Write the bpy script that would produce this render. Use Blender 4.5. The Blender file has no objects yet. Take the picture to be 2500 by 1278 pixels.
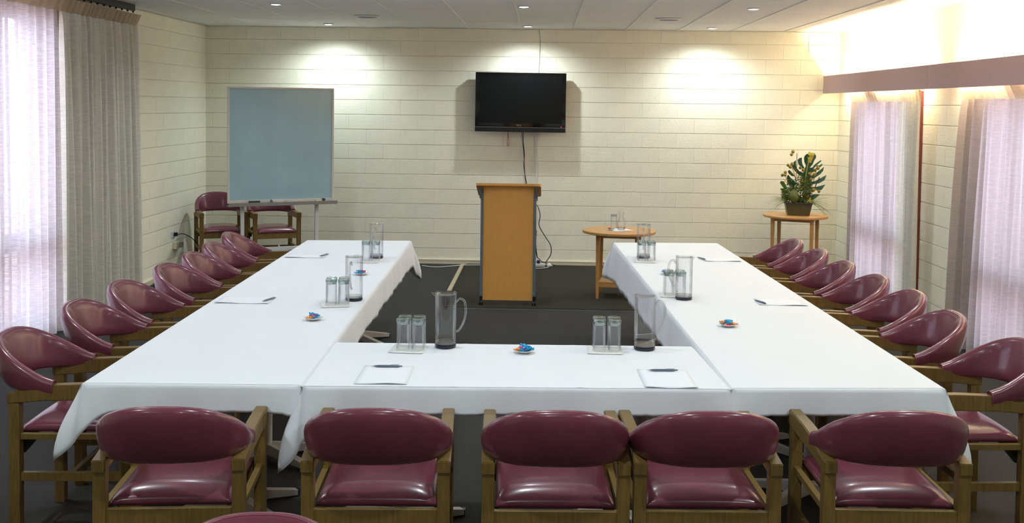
import bpy, bmesh, math, random
from mathutils import Vector, Matrix
random.seed(7)
PI = math.pi
S = bpy.context.scene
COL = S.collection

def lin(r, g, b):
    f = lambda c: (c/255/12.92) if c/255 <= .04045 else ((c/255+.055)/1.055)**2.4
    return (f(r), f(g), f(b), 1)

# ---------------------------------------------------------------- camera
D, XL, XR, H = 12.317, -3.948, 3.390, 2.738
cd = bpy.data.cameras.new('camera'); cam = bpy.data.objects.new('camera', cd); COL.objects.link(cam)
S.camera = cam
pit, yaw, rol = .0463, .0293, .0126
fw = Vector((-math.sin(yaw)*math.cos(pit), math.cos(yaw)*math.cos(pit), -math.sin(pit)))
rt = Vector((math.cos(yaw), math.sin(yaw), 0)); up = rt.cross(fw)
r2 = math.cos(rol)*rt + math.sin(rol)*up; u2 = -math.sin(rol)*rt + math.cos(rol)*up
M = Matrix((r2, u2, -fw)).transposed().to_4x4(); M.translation = Vector((0, 0, 1.8505))
cam.matrix_world = M
cd.sensor_width = 36; cd.sensor_fit = 'HORIZONTAL'; cd.lens = 2595.26/2500*36
cd.shift_x = 0; cd.shift_y = -(639-379)/2500
cd.clip_start = .05; cd.clip_end = 200

# ---------------------------------------------------------------- sky, lamps, exposure
W = bpy.data.worlds.new('overcast_sky'); S.world = W; W.use_nodes = True
bg = W.node_tree.nodes['Background']; bg.inputs[0].default_value = (.80, .86, 1.0, 1); bg.inputs[1].default_value = 8.0
S.cycles.transparent_max_bounces = 24
S.view_settings.view_transform = 'Standard'; S.view_settings.look = 'None'
S.view_settings.gamma = 1; S.view_settings.use_curve_mapping = False
S.view_settings.exposure = 0.38
SPOT_W, SPOT_C = 62, (.86, .97, 1.0)
COVE_W, COVE_C = 21, (1.0, .83, .56)

# ---------------------------------------------------------------- materials
def nm(name):
    m = bpy.data.materials.new(name); m.use_nodes = True
    return m, m.node_tree, m.node_tree.nodes, m.node_tree.links, m.node_tree.nodes['Principled BSDF']
def mat(name, col, rough=.5, metal=0, nscale=0, namt=0, bscale=0, bamt=0, bdist=.002, coat=0, stretch=(1,1,1), col2=None, spec=None):
    m, t, N, L, p = nm(name)
    p.inputs['Base Color'].default_value = col; p.inputs['Roughness'].default_value = rough; p.inputs['Metallic'].default_value = metal
    if coat: p.inputs['Coat Weight'].default_value = coat; p.inputs['Coat Roughness'].default_value = .12
    if spec is not None: p.inputs['Specular IOR Level'].default_value = spec
    tc = N.new('ShaderNodeTexCoord'); mp = N.new('ShaderNodeMapping'); mp.inputs['Scale'].default_value = stretch
    L.new(tc.outputs['Object'], mp.inputs[0])
    if nscale:
        n = N.new('ShaderNodeTexNoise'); n.inputs['Scale'].default_value = nscale; n.inputs['Detail'].default_value = 5
        L.new(mp.outputs[0], n.inputs['Vector'])
        r = N.new('ShaderNodeMapRange'); r.inputs[1].default_value = .3; r.inputs[2].default_value = .7
        L.new(n.outputs['Fac'], r.inputs[0])
        mx = N.new('ShaderNodeMix'); mx.data_type = 'RGBA'
        c2 = col2 or tuple(max(0, c*(1-namt)) for c in col[:3])+(1,)
        mx.inputs['A'].default_value = col; mx.inputs['B'].default_value = c2
        L.new(r.outputs[0], mx.inputs['Factor']); L.new(mx.outputs['Result'], p.inputs['Base Color'])
    if bscale:
        n = N.new('ShaderNodeTexNoise'); n.inputs['Scale'].default_value = bscale; n.inputs['Detail'].default_value = 4
        L.new(mp.outputs[0], n.inputs['Vector'])
        b = N.new('ShaderNodeBump'); b.inputs['Strength'].default_value = bamt; b.inputs['Distance'].default_value = bdist
        L.new(n.outputs['Fac'], b.inputs['Height']); L.new(b.outputs[0], p.inputs['Normal'])
    return m
def emit(name, col, s):
    m, t, N, L, p = nm(name)
    p.inputs['Base Color'].default_value = col; p.inputs['Emission Color'].default_value = col; p.inputs['Emission Strength'].default_value = s
    return m
def thinglass(name, tint=(.985,.99,.995), edge=.55, gloss=.10):
    m, t, N, L, p = nm(name); N.remove(p)
    out = N['Material Output']
    lw = N.new('ShaderNodeLayerWeight'); lw.inputs[0].default_value = .12
    mc = N.new('ShaderNodeMix'); mc.data_type = 'RGBA'
    mc.inputs['A'].default_value = tint+(1,); mc.inputs['B'].default_value = (edge*.95, edge*.98, edge, 1)
    L.new(lw.outputs['Facing'], mc.inputs['Factor'])
    tr = N.new('ShaderNodeBsdfTransparent'); L.new(mc.outputs['Result'], tr.inputs[0])
    gl = N.new('ShaderNodeBsdfGlossy'); gl.inputs['Roughness'].default_value = .04
    fr = N.new('ShaderNodeFresnel'); fr.inputs[0].default_value = 1.45
    ma = N.new('ShaderNodeMath'); ma.operation = 'MULTIPLY_ADD'; ma.inputs[1].default_value = .45; ma.inputs[2].default_value = gloss*.3
    L.new(fr.outputs[0], ma.inputs[0])
    ms = N.new('ShaderNodeMixShader'); L.new(ma.outputs[0], ms.inputs[0]); L.new(tr.outputs[0], ms.inputs[1]); L.new(gl.outputs[0], ms.inputs[2])
    L.new(ms.outputs[0], out.inputs[0])
    return m
def solidglass(name, col, rough=.02, bump=0):
    m, t, N, L, p = nm(name)
    p.inputs['Base Color'].default_value = col; p.inputs['Roughness'].default_value = rough
    p.inputs['Transmission Weight'].default_value = 1; p.inputs['IOR'].default_value = 1.48
    if bump:
        v = N.new('ShaderNodeTexVoronoi'); v.inputs['Scale'].default_value = bump
        tc = N.new('ShaderNodeTexCoord'); L.new(tc.outputs['Object'], v.inputs['Vector'])
        b = N.new('ShaderNodeBump'); b.inputs['Strength'].default_value = .8; b.inputs['Distance'].default_value = .004
        L.new(v.outputs['Distance'], b.inputs['Height']); L.new(b.outputs[0], p.inputs['Normal'])
    return m
def curtain_mat(name, dif, trans, see, tf):
    # woven cloth: diffuse + light coming through, open weave in horizontal slubs
    m, t, N, L, p = nm(name); N.remove(p); out = N['Material Output']
    tc = N.new('ShaderNodeTexCoord')
    mp = N.new('ShaderNodeMapping'); mp.inputs['Scale'].default_value = (14, 14, 110); L.new(tc.outputs['Object'], mp.inputs[0])
    n = N.new('ShaderNodeTexNoise'); n.inputs['Scale'].default_value = 1; n.inputs['Detail'].default_value = 4; L.new(mp.outputs[0], n.inputs['Vector'])
    mr = N.new('ShaderNodeMapRange'); mr.inputs[1].default_value = .35; mr.inputs[2].default_value = .65; L.new(n.outputs['Fac'], mr.inputs[0])
    mc = N.new('ShaderNodeMix'); mc.data_type = 'RGBA'; mc.inputs['A'].default_value = dif; mc.inputs['B'].default_value = tuple(c*.88 for c in dif[:3])+(1,)
    L.new(mr.outputs[0], mc.inputs['Factor'])
    d = N.new('ShaderNodeBsdfDiffuse'); L.new(mc.outputs['Result'], d.inputs[0])
    tl = N.new('ShaderNodeBsdfTranslucent'); tl.inputs[0].default_value = trans
    tp = N.new('ShaderNodeBsdfTransparent')
    b = N.new('ShaderNodeBump'); b.inputs['Strength'].default_value = .5; b.inputs['Distance'].default_value = .003
    L.new(n.outputs['Fac'], b.inputs['Height']); L.new(b.outputs[0], d.inputs['Normal'])
    a = N.new('ShaderNodeMixShader'); a.inputs[0].default_value = tf; L.new(d.outputs[0], a.inputs[1]); L.new(tl.outputs[0], a.inputs[2])
    mm = N.new('ShaderNodeMath'); mm.operation = 'MULTIPLY'; mm.inputs[1].default_value = see; L.new(mr.outputs[0], mm.inputs[0])
    c = N.new('ShaderNodeMixShader'); L.new(mm.outputs[0], c.inputs[0]); L.new(a.outputs[0], c.inputs[1]); L.new(tp.outputs[0], c.inputs[2])
    L.new(c.outputs[0], out.inputs[0])
    return m

BLOCK = mat('painted_block', lin(246,243,224), .75, nscale=3, namt=.05, bscale=55, bamt=.55, bdist=.006)
MORTAR = mat('painted_mortar', lin(232,227,203), .85, bscale=60, bamt=.4)
PLASTER = mat('cream_plaster', lin(240,236,222), .8, nscale=2, namt=.03, bscale=40, bamt=.1)
SKIRT = mat('cream_skirting_paint', lin(222,214,190), .5)
TILE = mat('ceiling_tile', lin(240,240,238), .9, nscale=120, namt=.10, bscale=160, bamt=.4, bdist=.002)
RAIL = mat('ceiling_rail_paint', lin(232,232,226), .6)
CEILDARK = mat('ceiling_void', lin(90,88,84), .95)
CARPET = mat('charcoal_carpet', lin(78,77,74), .98, nscale=260, namt=.45, bscale=300, bamt=.9, bdist=.006, spec=.1)
MATC = mat('olive_black_carpet', lin(66,64,56), .98, nscale=300, namt=.4, bscale=350, bamt=.8, bdist=.005, spec=.1)
BLACK = mat('black_plastic', lin(22,22,23), .35)
TVBODY = mat('gloss_black', lin(10,10,11), .12)
SCREEN = mat('tv_screen', lin(12,13,14), .35, spec=.3)
VINYL = mat('burgundy_vinyl', lin(120,58,75), .26, nscale=6, namt=.22, bscale=300, bamt=.05, bdist=.0004, coat=.3)
VDARK = mat('burgundy_piping', lin(128,62,74), .3, coat=.4)
WOOD = mat('chair_oak', lin(128,101,50), .42, nscale=9, namt=.35, stretch=(14,14,1), bscale=30, bamt=.08)
BEECH = mat('beech_laminate', lin(236,176,92), .45, nscale=7, namt=.14, stretch=(26,26,1.2))
BEECHT = mat('beech_table', lin(200,150,88), .38, nscale=7, namt=.2, stretch=(2,22,2))
GREY = mat('grey_metal', lin(118,128,136), .4, metal=.3)
SILVER = mat('silver_metal', lin(180,184,190), .3, metal=.8)
WPAINT = mat('white_enamel', lin(214,216,218), .35)
LEGP = mat('table_leg_paint', lin(196,190,184), .35)
CLOTH = mat('white_linen', lin(234,236,240), .85, nscale=5, namt=.02, bscale=8, bamt=.12, bdist=.01)
PAPER = mat('white_paper', lin(238,240,245), .7)
NAPKIN = mat('paper_napkin', lin(236,234,230), .9, bscale=90, bamt=.4)
CHINA = mat('white_china', lin(238,236,230), .2)
BLUEF = mat('blue_foil', lin(20,160,215), .3, metal=.2)
REDF = mat('red_foil', lin(205,45,50), .28, metal=.35)
GOLDF = mat('orange_foil', lin(235,150,70), .28, metal=.35)
PINKF = mat('magenta_foil', lin(200,30,110), .28, metal=.35)
GLASS = thinglass('clear_glass', edge=.80, gloss=.12)
HANDLE = thinglass('acrylic_handle', edge=.45, gloss=.7)
PANE = thinglass('window_glass', tint=(.97,.98,.98), edge=.8)
JUGM = thinglass('clear_acrylic', edge=.76, gloss=.12)
JUGBASE = mat('smoked_acrylic', lin(38,36,52), .12)
ACR = thinglass('thick_acrylic', tint=(.86,.87,.92), edge=.4, gloss=.5)
GBASE = thinglass('faceted_glass', tint=(.80,.92,.92), edge=.5, gloss=.9)
SLAT = mat('vent_slat', lin(176,174,190), .6)
MAUVE = mat('mauve_pelmet', lin(196,168,174), .7, nscale=90, namt=.1)
BOARD = mat('whiteboard_surface', lin(172,202,214), .16, nscale=3, namt=.10)
ALU = mat('board_frame', lin(222,214,204), .4)
TRAYM = mat('tray_metal', lin(150,150,148), .4, metal=.4)
PEN = mat('pen_barrel', lin(110,122,134), .3, metal=.4)
MAROON = mat('maroon_frame', lin(120,58,52), .5)
BROWNF = mat('brown_window_frame', lin(120,104,98), .5)
PAVE = mat('brick_paving', lin(222,190,184), .9, nscale=4, namt=.2)
WCABLE = mat('white_cable', lin(220,218,210), .5)
REDC = mat('red_cable', lin(150,60,40), .5)
POT = mat('zinc_planter', lin(92,88,56), .45, metal=.35, nscale=18, namt=.3)
LEAF = mat('dark_leaf', lin(34,86,52), .35, nscale=14, namt=.25)
LEAF2 = mat('mid_leaf', lin(84,116,42), .5, nscale=20, namt=.35)
LIME = mat('lime_flower', lin(190,176,40), .6, nscale=60, namt=.35)
YEL = mat('yellow_flower', lin(214,172,30), .6)
BERRY = mat('olive_berry', lin(152,128,44), .4, nscale=30, namt=.25)
STEM = mat('brown_stem', lin(92,66,38), .7)
STEMG = mat('green_stem', lin(150,150,50), .6)
ARTI = mat('green_artichoke', lin(108,118,52), .6, nscale=40, namt=.3)
GRASSM = mat('green_grass_blade', lin(140,150,80), .6)
GLOW = emit('downlight_glow', (.93,.97,1,1), 14)
TUBE = emit('warm_tube_glow', (1,.80,.48,1), 9)
LED = emit('red_led', (1,.05,.03,1), 3)
SHEER = curtain_mat('sheer_curtain', lin(214,200,190), (.60,.58,.66,1), .20, .50)
SHEERR = curtain_mat('sheer_pink_curtain', lin(214,200,190), (.42,.375,.41,1), .09, .50)
DENSE = curtain_mat('gathered_curtain', lin(240,238,228), (.58,.56,.52,1), .06, .25)
HEADM = curtain_mat('curtain_heading', lin(206,190,166), (.62,.50,.40,1), .0, .35)

# ---------------------------------------------------------------- mesh helpers
class MB:
    def __init__(s): s.v = []; s.f = []
    def add(s, vs, fs):
        o = len(s.v); s.v += [tuple(v) for v in vs]; s.f += [tuple(i+o for i in f) for f in fs]; return s
    def box(s, a, b, c=0):
        x0,y0,z0 = a; x1,y1,z1 = b
        if not c:
            return s.add([(x0,y0,z0),(x1,y0,z0),(x1,y1,z0),(x0,y1,z0),(x0,y0,z1),(x1,y0,z1),(x1,y1,z1),(x0,y1,z1)],
                  [(0,3,2,1),(4,5,6,7),(0,1,5,4),(1,2,6,5),(2,3,7,6),(3,0,4,7)])
        bm = bmesh.new(); bmesh.ops.create_cube(bm, size=1)
        for v in bm.verts: v.co = Vector(((x0+x1)/2+v.co.x*(x1-x0), (y0+y1)/2+v.co.y*(y1-y0), (z0+z1)/2+v.co.z*(z1-z0)))
        bmesh.ops.bevel(bm, geom=bm.edges[:], offset=c, segments=2, affect='EDGES', profile=.6)
        bm.verts.index_update(); s.add([v.co[:] for v in bm.verts], [[v.index for v in f.verts] for f in bm.faces]); bm.free(); return s
    def prism(s, pts, ax, lo, hi):      # polygon extruded along an axis; pts are the other two coordinates
        def P(p, t):
            return (t,p[0],p[1]) if ax=='x' else ((p[0],t,p[1]) if ax=='y' else (p[0],p[1],t))
        n = len(pts)
        return s.add([P(p,lo) for p in pts]+[P(p,hi) for p in pts], [tuple(range(n)), tuple(range(2*n-1,n-1,-1))]+[(i,i+n,(i+1)%n+n,(i+1)%n) for i in range(n)])
    def lathe(s, prof, n=24, c=(0,0,0), flute=0, fn=0, caps=True):
        vs=[];fs=[]
        for r,z in prof:
            for k in range(n):
                a=2*PI*k/n; rr=r*(1+flute*math.cos(fn*a)) if flute else r
                vs.append((c[0]+rr*math.cos(a),c[1]+rr*math.sin(a),c[2]+z))
        for i in range(len(prof)-1):
            for k in range(n): fs.append((i*n+k,i*n+(k+1)%n,(i+1)*n+(k+1)%n,(i+1)*n+k))
        if caps and prof[0][0] > 1e-5: fs.append(tuple(range(n-1,-1,-1)))
        if caps and prof[-1][0] > 1e-5: fs.append(tuple((len(prof)-1)*n+k for k in range(n)))
        return s.add(vs,fs)
    def tube(s, pts, r, n=8, close=False):
        pts=[Vector(p) for p in pts]; m=len(pts); vs=[];fs=[]
        rr = r if isinstance(r,(list,tuple)) else [r]*m
        prev=None
        for i,p in enumerate(pts):
            t=(pts[(i+1)%m]-pts[i-1]) if close else (pts[min(i+1,m-1)]-pts[max(i-1,0)])
            t.normalize()
            a = (prev - t*prev.dot(t)) if prev else t.cross(Vector((0,0,1)) if abs(t.z)<.9 else Vector((1,0,0)))
            a.normalize(); prev=a; b=t.cross(a)
            for k in range(n):
                q=2*PI*k/n; vs.append(p+a*math.cos(q)*rr[i]+b*math.sin(q)*rr[i])
        for i in range(m if close else m-1):
            j=(i+1)%m
            for k in range(n): fs.append((i*n+k,i*n+(k+1)%n,j*n+(k+1)%n,j*n+k))
        if not close: fs += [tuple(range(n-1,-1,-1)), tuple((m-1)*n+k for k in range(n))]
        return s.add([v[:] for v in vs],fs)
    def ball(s, c, r, n=10, m=7, sz=1):
        return s.lathe([(max(r*math.sin(PI*i/m),0.00001 if i in(0,m) else 0), -r*sz*math.cos(PI*i/m)) for i in range(m+1)], n, c)
    def build(s, name, m, parent=None, smooth=False, bev=0, loc=None, rz=0):
        me = bpy.data.meshes.new(name); me.from_pydata(s.v, [], s.f); me.validate()
        bm = bmesh.new(); bm.from_mesh(me); bmesh.ops.recalc_face_normals(bm, faces=bm.faces); bm.to_mesh(me); bm.free()
        me.materials.append(m)
        if smooth:
            me.polygons.foreach_set('use_smooth', [True]*len(me.polygons))
            if smooth != 'all': me.set_sharp_from_angle(angle=math.radians(40))
        o = bpy.data.objects.new(name, me); COL.objects.link(o)
        if parent: o.parent = parent
        if loc: o.location = loc
        o.rotation_euler.z = rz
        return o
def tag(o, label=None, cat=None, group=None, kind=None):
    if label: o['label'] = label
    if cat: o['category'] = cat
    if group: o['group'] = group
    if kind: o['kind'] = kind
    return o
def thing(name, label, cat, loc=(0,0,0), rz=0, group=None):
    o = bpy.data.objects.new(name, None); COL.objects.link(o); o.location = loc; o.rotation_euler.z = rz
    o.empty_display_size = .1
    return tag(o, label, cat, group)
def copy_tree(o, parent=None):
    c = o.copy(); COL.objects.link(c); c.parent = parent
    for ch in list(o.children): copy_tree(ch, c)
    return c
def lightob(name, typ, loc, parent=None, **k):
    l = bpy.data.lights.new(name, typ)
    for a,b in k.items(): setattr(l,a,b)
    o = bpy.data.objects.new(name, l); COL.objects.link(o); o.location = loc
    if parent: o.parent = parent
    return o
def curve(pts, n=8):        # Catmull-Rom through points
    P=[Vector(p) for p in pts]; P=[P[0]*2-P[1]]+P+[P[-1]*2-P[-2]]; out=[]
    for i in range(1,len(P)-2):
        for k in range(n):
            t=k/n; a,b,c,d=P[i-1:i+3]
            out.append(.5*((2*b)+(-a+c)*t+(2*a-5*b+4*c-d)*t*t+(-a+3*b-3*c+d)*t**3))
    out.append(P[-2]); return out

# ================================================================ the room
Y0 = -2.6
floor = tag(MB().box((XL-.2,Y0-.2,-.1),(XR+.2,D+.2,0)).build('floor', CARPET), 'charcoal carpet floor', kind='structure')
wall_back = tag(MB().box((XL-.2,D+.006,0),(XR+.2,D+.2,H+.15)).build('wall_back', MORTAR), 'cream painted block wall behind the lectern', kind='structure')
wall_rear = tag(MB().box((XL-.2,Y0-.2,0),(XR+.2,Y0,H+.15)).build('wall_rear', PLASTER), kind='structure')

ZC = [.0078+.172*k for k in range(16)] + [H]
# unit blocks, chamfered, proud of the mortar; face towards -Y
def block_mesh(w, h):
    g, gz, d, c = .0005, .0022, .012, .0032; h_=.0012
    x0,x1,z0,z1 = g, w-g, gz, h-gz
    vs=[(x0,d,z0),(x1,d,z0),(x1,d,z1),(x0,d,z1),(x0,h_,z0),(x1,h_,z0),(x1,h_,z1),(x0,h_,z1),
        (x0+h_,0,z0+c),(x1-h_,0,z0+c),(x1-h_,0,z1-c),(x0+h_,0,z1-c)]
    fs=[(8,9,10,11)]
    for a in range(4):
        b=(a+1)%4; fs += [(4+a,4+b,8+b,8+a),(a,b,4+b,4+a)]
    me=bpy.data.meshes.new('block'); me.from_pydata(vs,[],fs); me.materials.append(BLOCK)
    bm=bmesh.new(); bm.from_mesh(me); bmesh.ops.recalc_face_normals(bm,faces=bm.faces)
    f=max(bm.faces,key=lambda f:-f.calc_center_median().y)
    bm.to_mesh(me); bm.free()
    return me
BM = {}
def lay(wall, s0, s1, place, off, zmax=9, zmin=-1):
    """courses of blocks from s0 to s1 along a wall; place(s, z) -> (loc, rz)"""
    for k in range(16):
        z0, z1 = ZC[k], ZC[k+1]
        if z0 > zmax or z1 < zmin: continue
        z1 = min(z1, zmax)
        st = off + (.2 if k % 2 == 0 else 0)
        n = math.floor((s0-st)/.4); s = s0
        while s < s1-.02:
            e = min(st+(n+1)*.4, s1)
            if e-s > .03:
                key=(round(e-s,3), round(z1-z0,3))
                if key not in BM: BM[key]=block_mesh(*key)
                o=bpy.data.objects.new('block', BM[key]); COL.objects.link(o); o.parent=wall
                loc, rz, sx = place(s, e, z0); o.location=loc; o.rotation_euler.z=rz
                o.location.x += 0
            s = e; n += 1
lay(wall_back, XL, XR, lambda s,e,z: ((s, D-.004+random.uniform(-.0008,.0008), z), 0, 1), -.6637)

# left wall: solid from the corner to y=8.24, window opening further towards the camera
LW0, LW1, LWz0, LWz1 = 5.2, 8.24, .08, 2.52
wl = MB()
wl.box((XL-.2,LW1,0),(XL-.006,D,H+.15)).box((XL-.2,Y0,0),(XL-.006,LW0,H+.15)).box((XL-.2,LW0,LWz1),(XL-.006,LW1,H+.15)).box((XL-.2,LW0,0),(XL-.006,LW1,LWz0))
wall_left = tag(wl.build('wall_left', MORTAR), 'cream painted block wall on the left', kind='structure')
lay(wall_left, 9.2, D, lambda s,e,z: ((XL+.004+random.uniform(-.0008,.0008), s, z), PI/2, 1), .13)
# right wall: two windows, blocks below pelmet height, smooth plaster above
RW = [(9.64,11.28),(6.3,8.10)]; RWz0, RWz1 = .06, 2.02
wr = MB(); segs=[Y0,6.3,8.10,9.64,11.28,D]
for a,b in ((Y0,6.3),(8.10,9.64),(11.28,D)): wr.box((XR+.006,a,0),(XR+.2,b,2.02))
for a,b in RW: wr.box((XR+.006,a,0),(XR+.2,b,RWz0))
wr.box((XR+.006,Y0,RWz1),(XR+.2,D,H+.15))
wall_right = tag(wr.build('wall_right', MORTAR), 'cream wall on the right with two tall windows', kind='structure')
ZT = ZC[12]
up_ = MB().box((XR-.006,Y0,ZT+.002),(XR+.006,D-.012,H)).build('upper_panel', PLASTER, wall_right)
# block faces look to -X on the right wall
for a,b,o_ in ((8.10,9.60,.05),(11.28,D,.1)):
    lay(wall_right, a, b, lambda s,e,z: ((XR-.004+random.uniform(-.0008,.0008), e, z), -PI/2, 1), o_, zmax=ZT-.001)

tag(MB().box((XL,D-.02,0),(XR,D,.042)).box((XL,D-.024,.042),(XR,D,.052)).build('baseboard_back', SKIRT), kind='structure')
tag(MB().box((XL,8.3,0),(XL+.02,D-.02,.042)).box((XL,8.3,.042),(XL+.024,D-.02,.052)).build('baseboard_left', SKIRT), kind='structure')
tag(MB().box((XR-.02,8.10,0),(XR,9.6,.05)).box((XR-.02,11.28,0),(XR,D-.02,.05)).build('baseboard_right', SKIRT), kind='structure')

# ceiling: slab, tiles and thin rails
ceil = tag(MB().box((XL-.2,Y0-.2,H+.012),(XR+.2,D+.2,H+.15)).build('ceiling', CEILDARK), 'ceiling of square grey acoustic tiles between thin rails', kind='structure')
X0C, AC = -.2733, 1.0769
rows = [D, D-AC]; 
while rows[-1] > Y0: rows.append(rows[-1]-1.2)
rows[-1] = Y0
cols=[X0C+.6*k for k in range(-6,7)]; cols=[XL]+[c for c in cols if XL<c<XR]+[XR]
TM={}
for j in range(len(rows)-1):
    for i in range(len(cols)-1):
        w=cols[i+1]-cols[i]; l=rows[j]-rows[j+1]; key=(round(w,3),round(l,3))
        if key not in TM:
            g=.0025; c=.003
            m=MB(); m.box((g,g,.002),(w-g,l-g,.012))
            m.add([(g,g,.002),(w-g,g,.002),(w-g,l-g,.002),(g,l-g,.002),(g+c,g+c,0),(w-g-c,g+c,0),(w-g-c,l-g-c,0),(g+c,l-g-c,0)],[(4,7,6,5),(0,1,5,4),(1,2,6,5),(2,3,7,6),(3,0,4,7)])
            o=m.build('ceiling_tile', TILE, ceil); TM[key]=o.data
        else:
            o=bpy.data.objects.new('ceiling_tile', TM[key]); COL.objects.link(o); o.parent=ceil
        o.location=(cols[i], rows[j+1], H+random.uniform(0,.0015))
for c in cols[1:-1]:
    MB().box((c-.010,Y0,H-.005),(c+.010,D-.01,H+.004)).build('ceiling_rail', RAIL, ceil)

# ---- windows
def window(name, lab, x, inward, y0, y1, z0, z1, mids, fm):
    fr = MB(); t=.05; d0,d1 = (x-.13,x-.03) if inward>0 else (x+.03,x+.13)
    fr.box((d0,y0,z0),(d1,y0+t,z1)).box((d0,y1-t,z0),(d1,y1,z1)).box((d0,y0,z0),(d1,y1,z0+t)).box((d0,y0,z1-t),(d1,y1,z1))
    o = tag(fr.build(name, fm), lab, kind='structure')
    for m in mids:
        if m[0]=='z': MB().box((d0+.01,y0+t,m[1]-m[2]/2),(d1-.01,y1-t,m[1]+m[2]/2)).build('transom', fm, o)
        else: MB().box((d0+.01,m[1]-m[2]/2,z0+t),(d1-.01,m[1]+m[2]/2,z1-t)).build('mullion', fm, o)
    xm=(d0+d1)/2
    MB().box((xm-.003,y0+t,z0+t),(xm+.003,y1-t,z1-t)).build('pane', PANE, o)
    return o
window('window_1', 'far window in the right wall', XR, -1, 9.64,11.28,RWz0,RWz1,[('z',.66,.13),('y',10.16,.09)],BROWNF)
window('window_2', 'near window in the right wall', XR, -1, 6.3,8.10,RWz0,RWz1,[('z',.66,.13),('y',7.2,.07)],BROWNF)
window('window_3', 'window in the left wall', XL, 1, LW0,LW1,LWz0,LWz1,[('z',.76,.12),('y',7.42,.07),('y',6.6,.07)],BROWNF)
tag(MB().box((XR-.03,9.60,.05),(XR+.004,9.64,2.03)).build('trim_1', MAROON), 'dark red timber edge of the far right window', kind='structure')
# outside ground
tag(MB().box((XR+.2,-6,-.25),(XR+14,20,-.1)).box((XL-14,-6,-.25),(XL-.2,20,-.1)).build('paving', PAVE), 'pink paving outside the windows', kind='structure')

# ---- curtains
def curtain(label, xc, y0, y1, z0, z1, folds, amp, m, inward, group=None, spread=(0,0), head=.1, seed=1, flare=.035):
    rnd=random.Random(seed)
    t=thing('curtain', label, 'curtain', (xc,(y0+y1)/2,z0), 0, group)
    nper=12; n=folds*nper; w=[rnd.uniform(.65,1.35) for _ in range(folds)]; tot=sum(w)
    ph=[0]
    for q in w: ph.append(ph[-1]+q/tot)
    am=[rnd.uniform(.6,1.15) for _ in range(folds+1)]
    nz=14; zs=[z1-head-(z1-head-z0)*(i/nz)**1.2 for i in range(nz+1)]
    vs=[];fs=[]
    lean=[rnd.uniform(-.25,.25) for _ in range(folds+1)]
    for i,z in enumerate(zs):
        f=i/nz
        for k in range(n+1):
            u=k/nper; a=min(int(u),folds-1); fr=u-a
            s=ph[a]+(ph[a+1]-ph[a])*fr
            A=am[a]*(1-fr)+am[a+1]*fr; Ln=lean[a]*(1-fr)+lean[a+1]*fr
            off=amp*A*(.42+.58*f**.5)*math.cos(2*PI*fr+Ln*f*3) + .25*amp*math.sin(2*PI*(u*.37+seed)+f*2)+.12*amp*math.cos(4*PI*fr+1.3*a+f*3)
            yy=(y0-spread[0]*f)+((y1+spread[1]*f)-(y0-spread[0]*f))*s - (y0+y1)/2 + Ln*f*.03
            vs.append((inward*off, yy, z-z0))
    for i in range(nz):
        for k in range(n):
            a=i*(n+1)+k; fs.append((a,a+1,a+n+2,a+n+1))
    MB().add(vs,fs).build('drape', m, t, smooth='all')
    vs=[];fs=[]
    for i in range(4):
        f=i/3
        for k in range(n+1):
            u=k/nper; a=min(int(u),folds-1); fr=u-a
            s=ph[a]+(ph[a+1]-ph[a])*fr
            sq=math.cos(2*PI*fr); sq=math.copysign(abs(sq)**.5,sq)
            off=amp*.42*math.cos(2*PI*fr)*(1-f)+f*(amp*.55*sq+flare)
            yy=y0-.01*f+(y1-y0+.02*f)*s-(y0+y1)/2+ .012*f*math.sin(2*PI*fr)
            vs.append((inward*off,yy,z1-head+head*f-z0))
    for i in range(3):
        for k in range(n):
            a=i*(n+1)+k; fs.append((a,a+1,a+n+2,a+n+1))
    MB().add(vs,fs).build('heading', HEADM, t, smooth='all')
    return t
curtain('grey beige curtain gathered against the left wall beside the bright window', XL+.14, 8.25, 9.80, .03, 2.65, 17, .052, DENSE, 1, seed=3, spread=(.0,.10))
curtain('sheer white curtain glowing over the window at the left edge', XL+.14, 5.0, 8.22, .03, 2.65, 24, .045, SHEER, 1, seed=5, spread=(.02,.0))
curtain('sheer pinkish curtain over the far right window', XR-.12, 9.79, 11.36, .03, 2.035, 14, .034, SHEERR, -1, seed=7, spread=(.0,.0))
curtain('narrow gathered curtain beside the dark red frame of the far right window', XR-.138, 9.27, 9.77, .03, 2.035, 6, .030, DENSE, -1, seed=9, spread=(-.04,.0), flare=.012)
curtain('sheer curtain over the near right window at the picture edge', XR-.12, 6.2, 8.38, .02, 2.045, 19, .042, SHEERR, -1, seed=11, spread=(.0,.14))
tk = thing('curtain_track', 'dark curtain track on the ceiling above the left curtains', 'curtain track', (XL+.16,5,2.70))
MB().box((-.02,0,-.02),(.02,4.72,.036)).build('rail', BLACK, tk)
for k in range(12): MB().ball((0,4.72-.13*k,-.028),.01,8,5).build('glider', BLACK, tk)
for (y0_,y1_,nm_) in ((9.66,11.36,'far'),(6.2,8.38,'near')):
    tk = thing('curtain_track', 'pale curtain track under the pelmet over the %s right window'%nm_, 'curtain track', (XR-.10,y0_,2.055))
    MB().box((-.012,0,-.01),(.012,y1_-y0_,.015)).build('rail', WPAINT, tk)
    MB().box((-.012,.1,.0),(.094,.12,.012)).build('bracket', WPAINT, tk); MB().box((-.012,y1_-y0_-.12,0),(.094,y1_-y0_-.1,.012)).build('bracket', WPAINT, tk)

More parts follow.
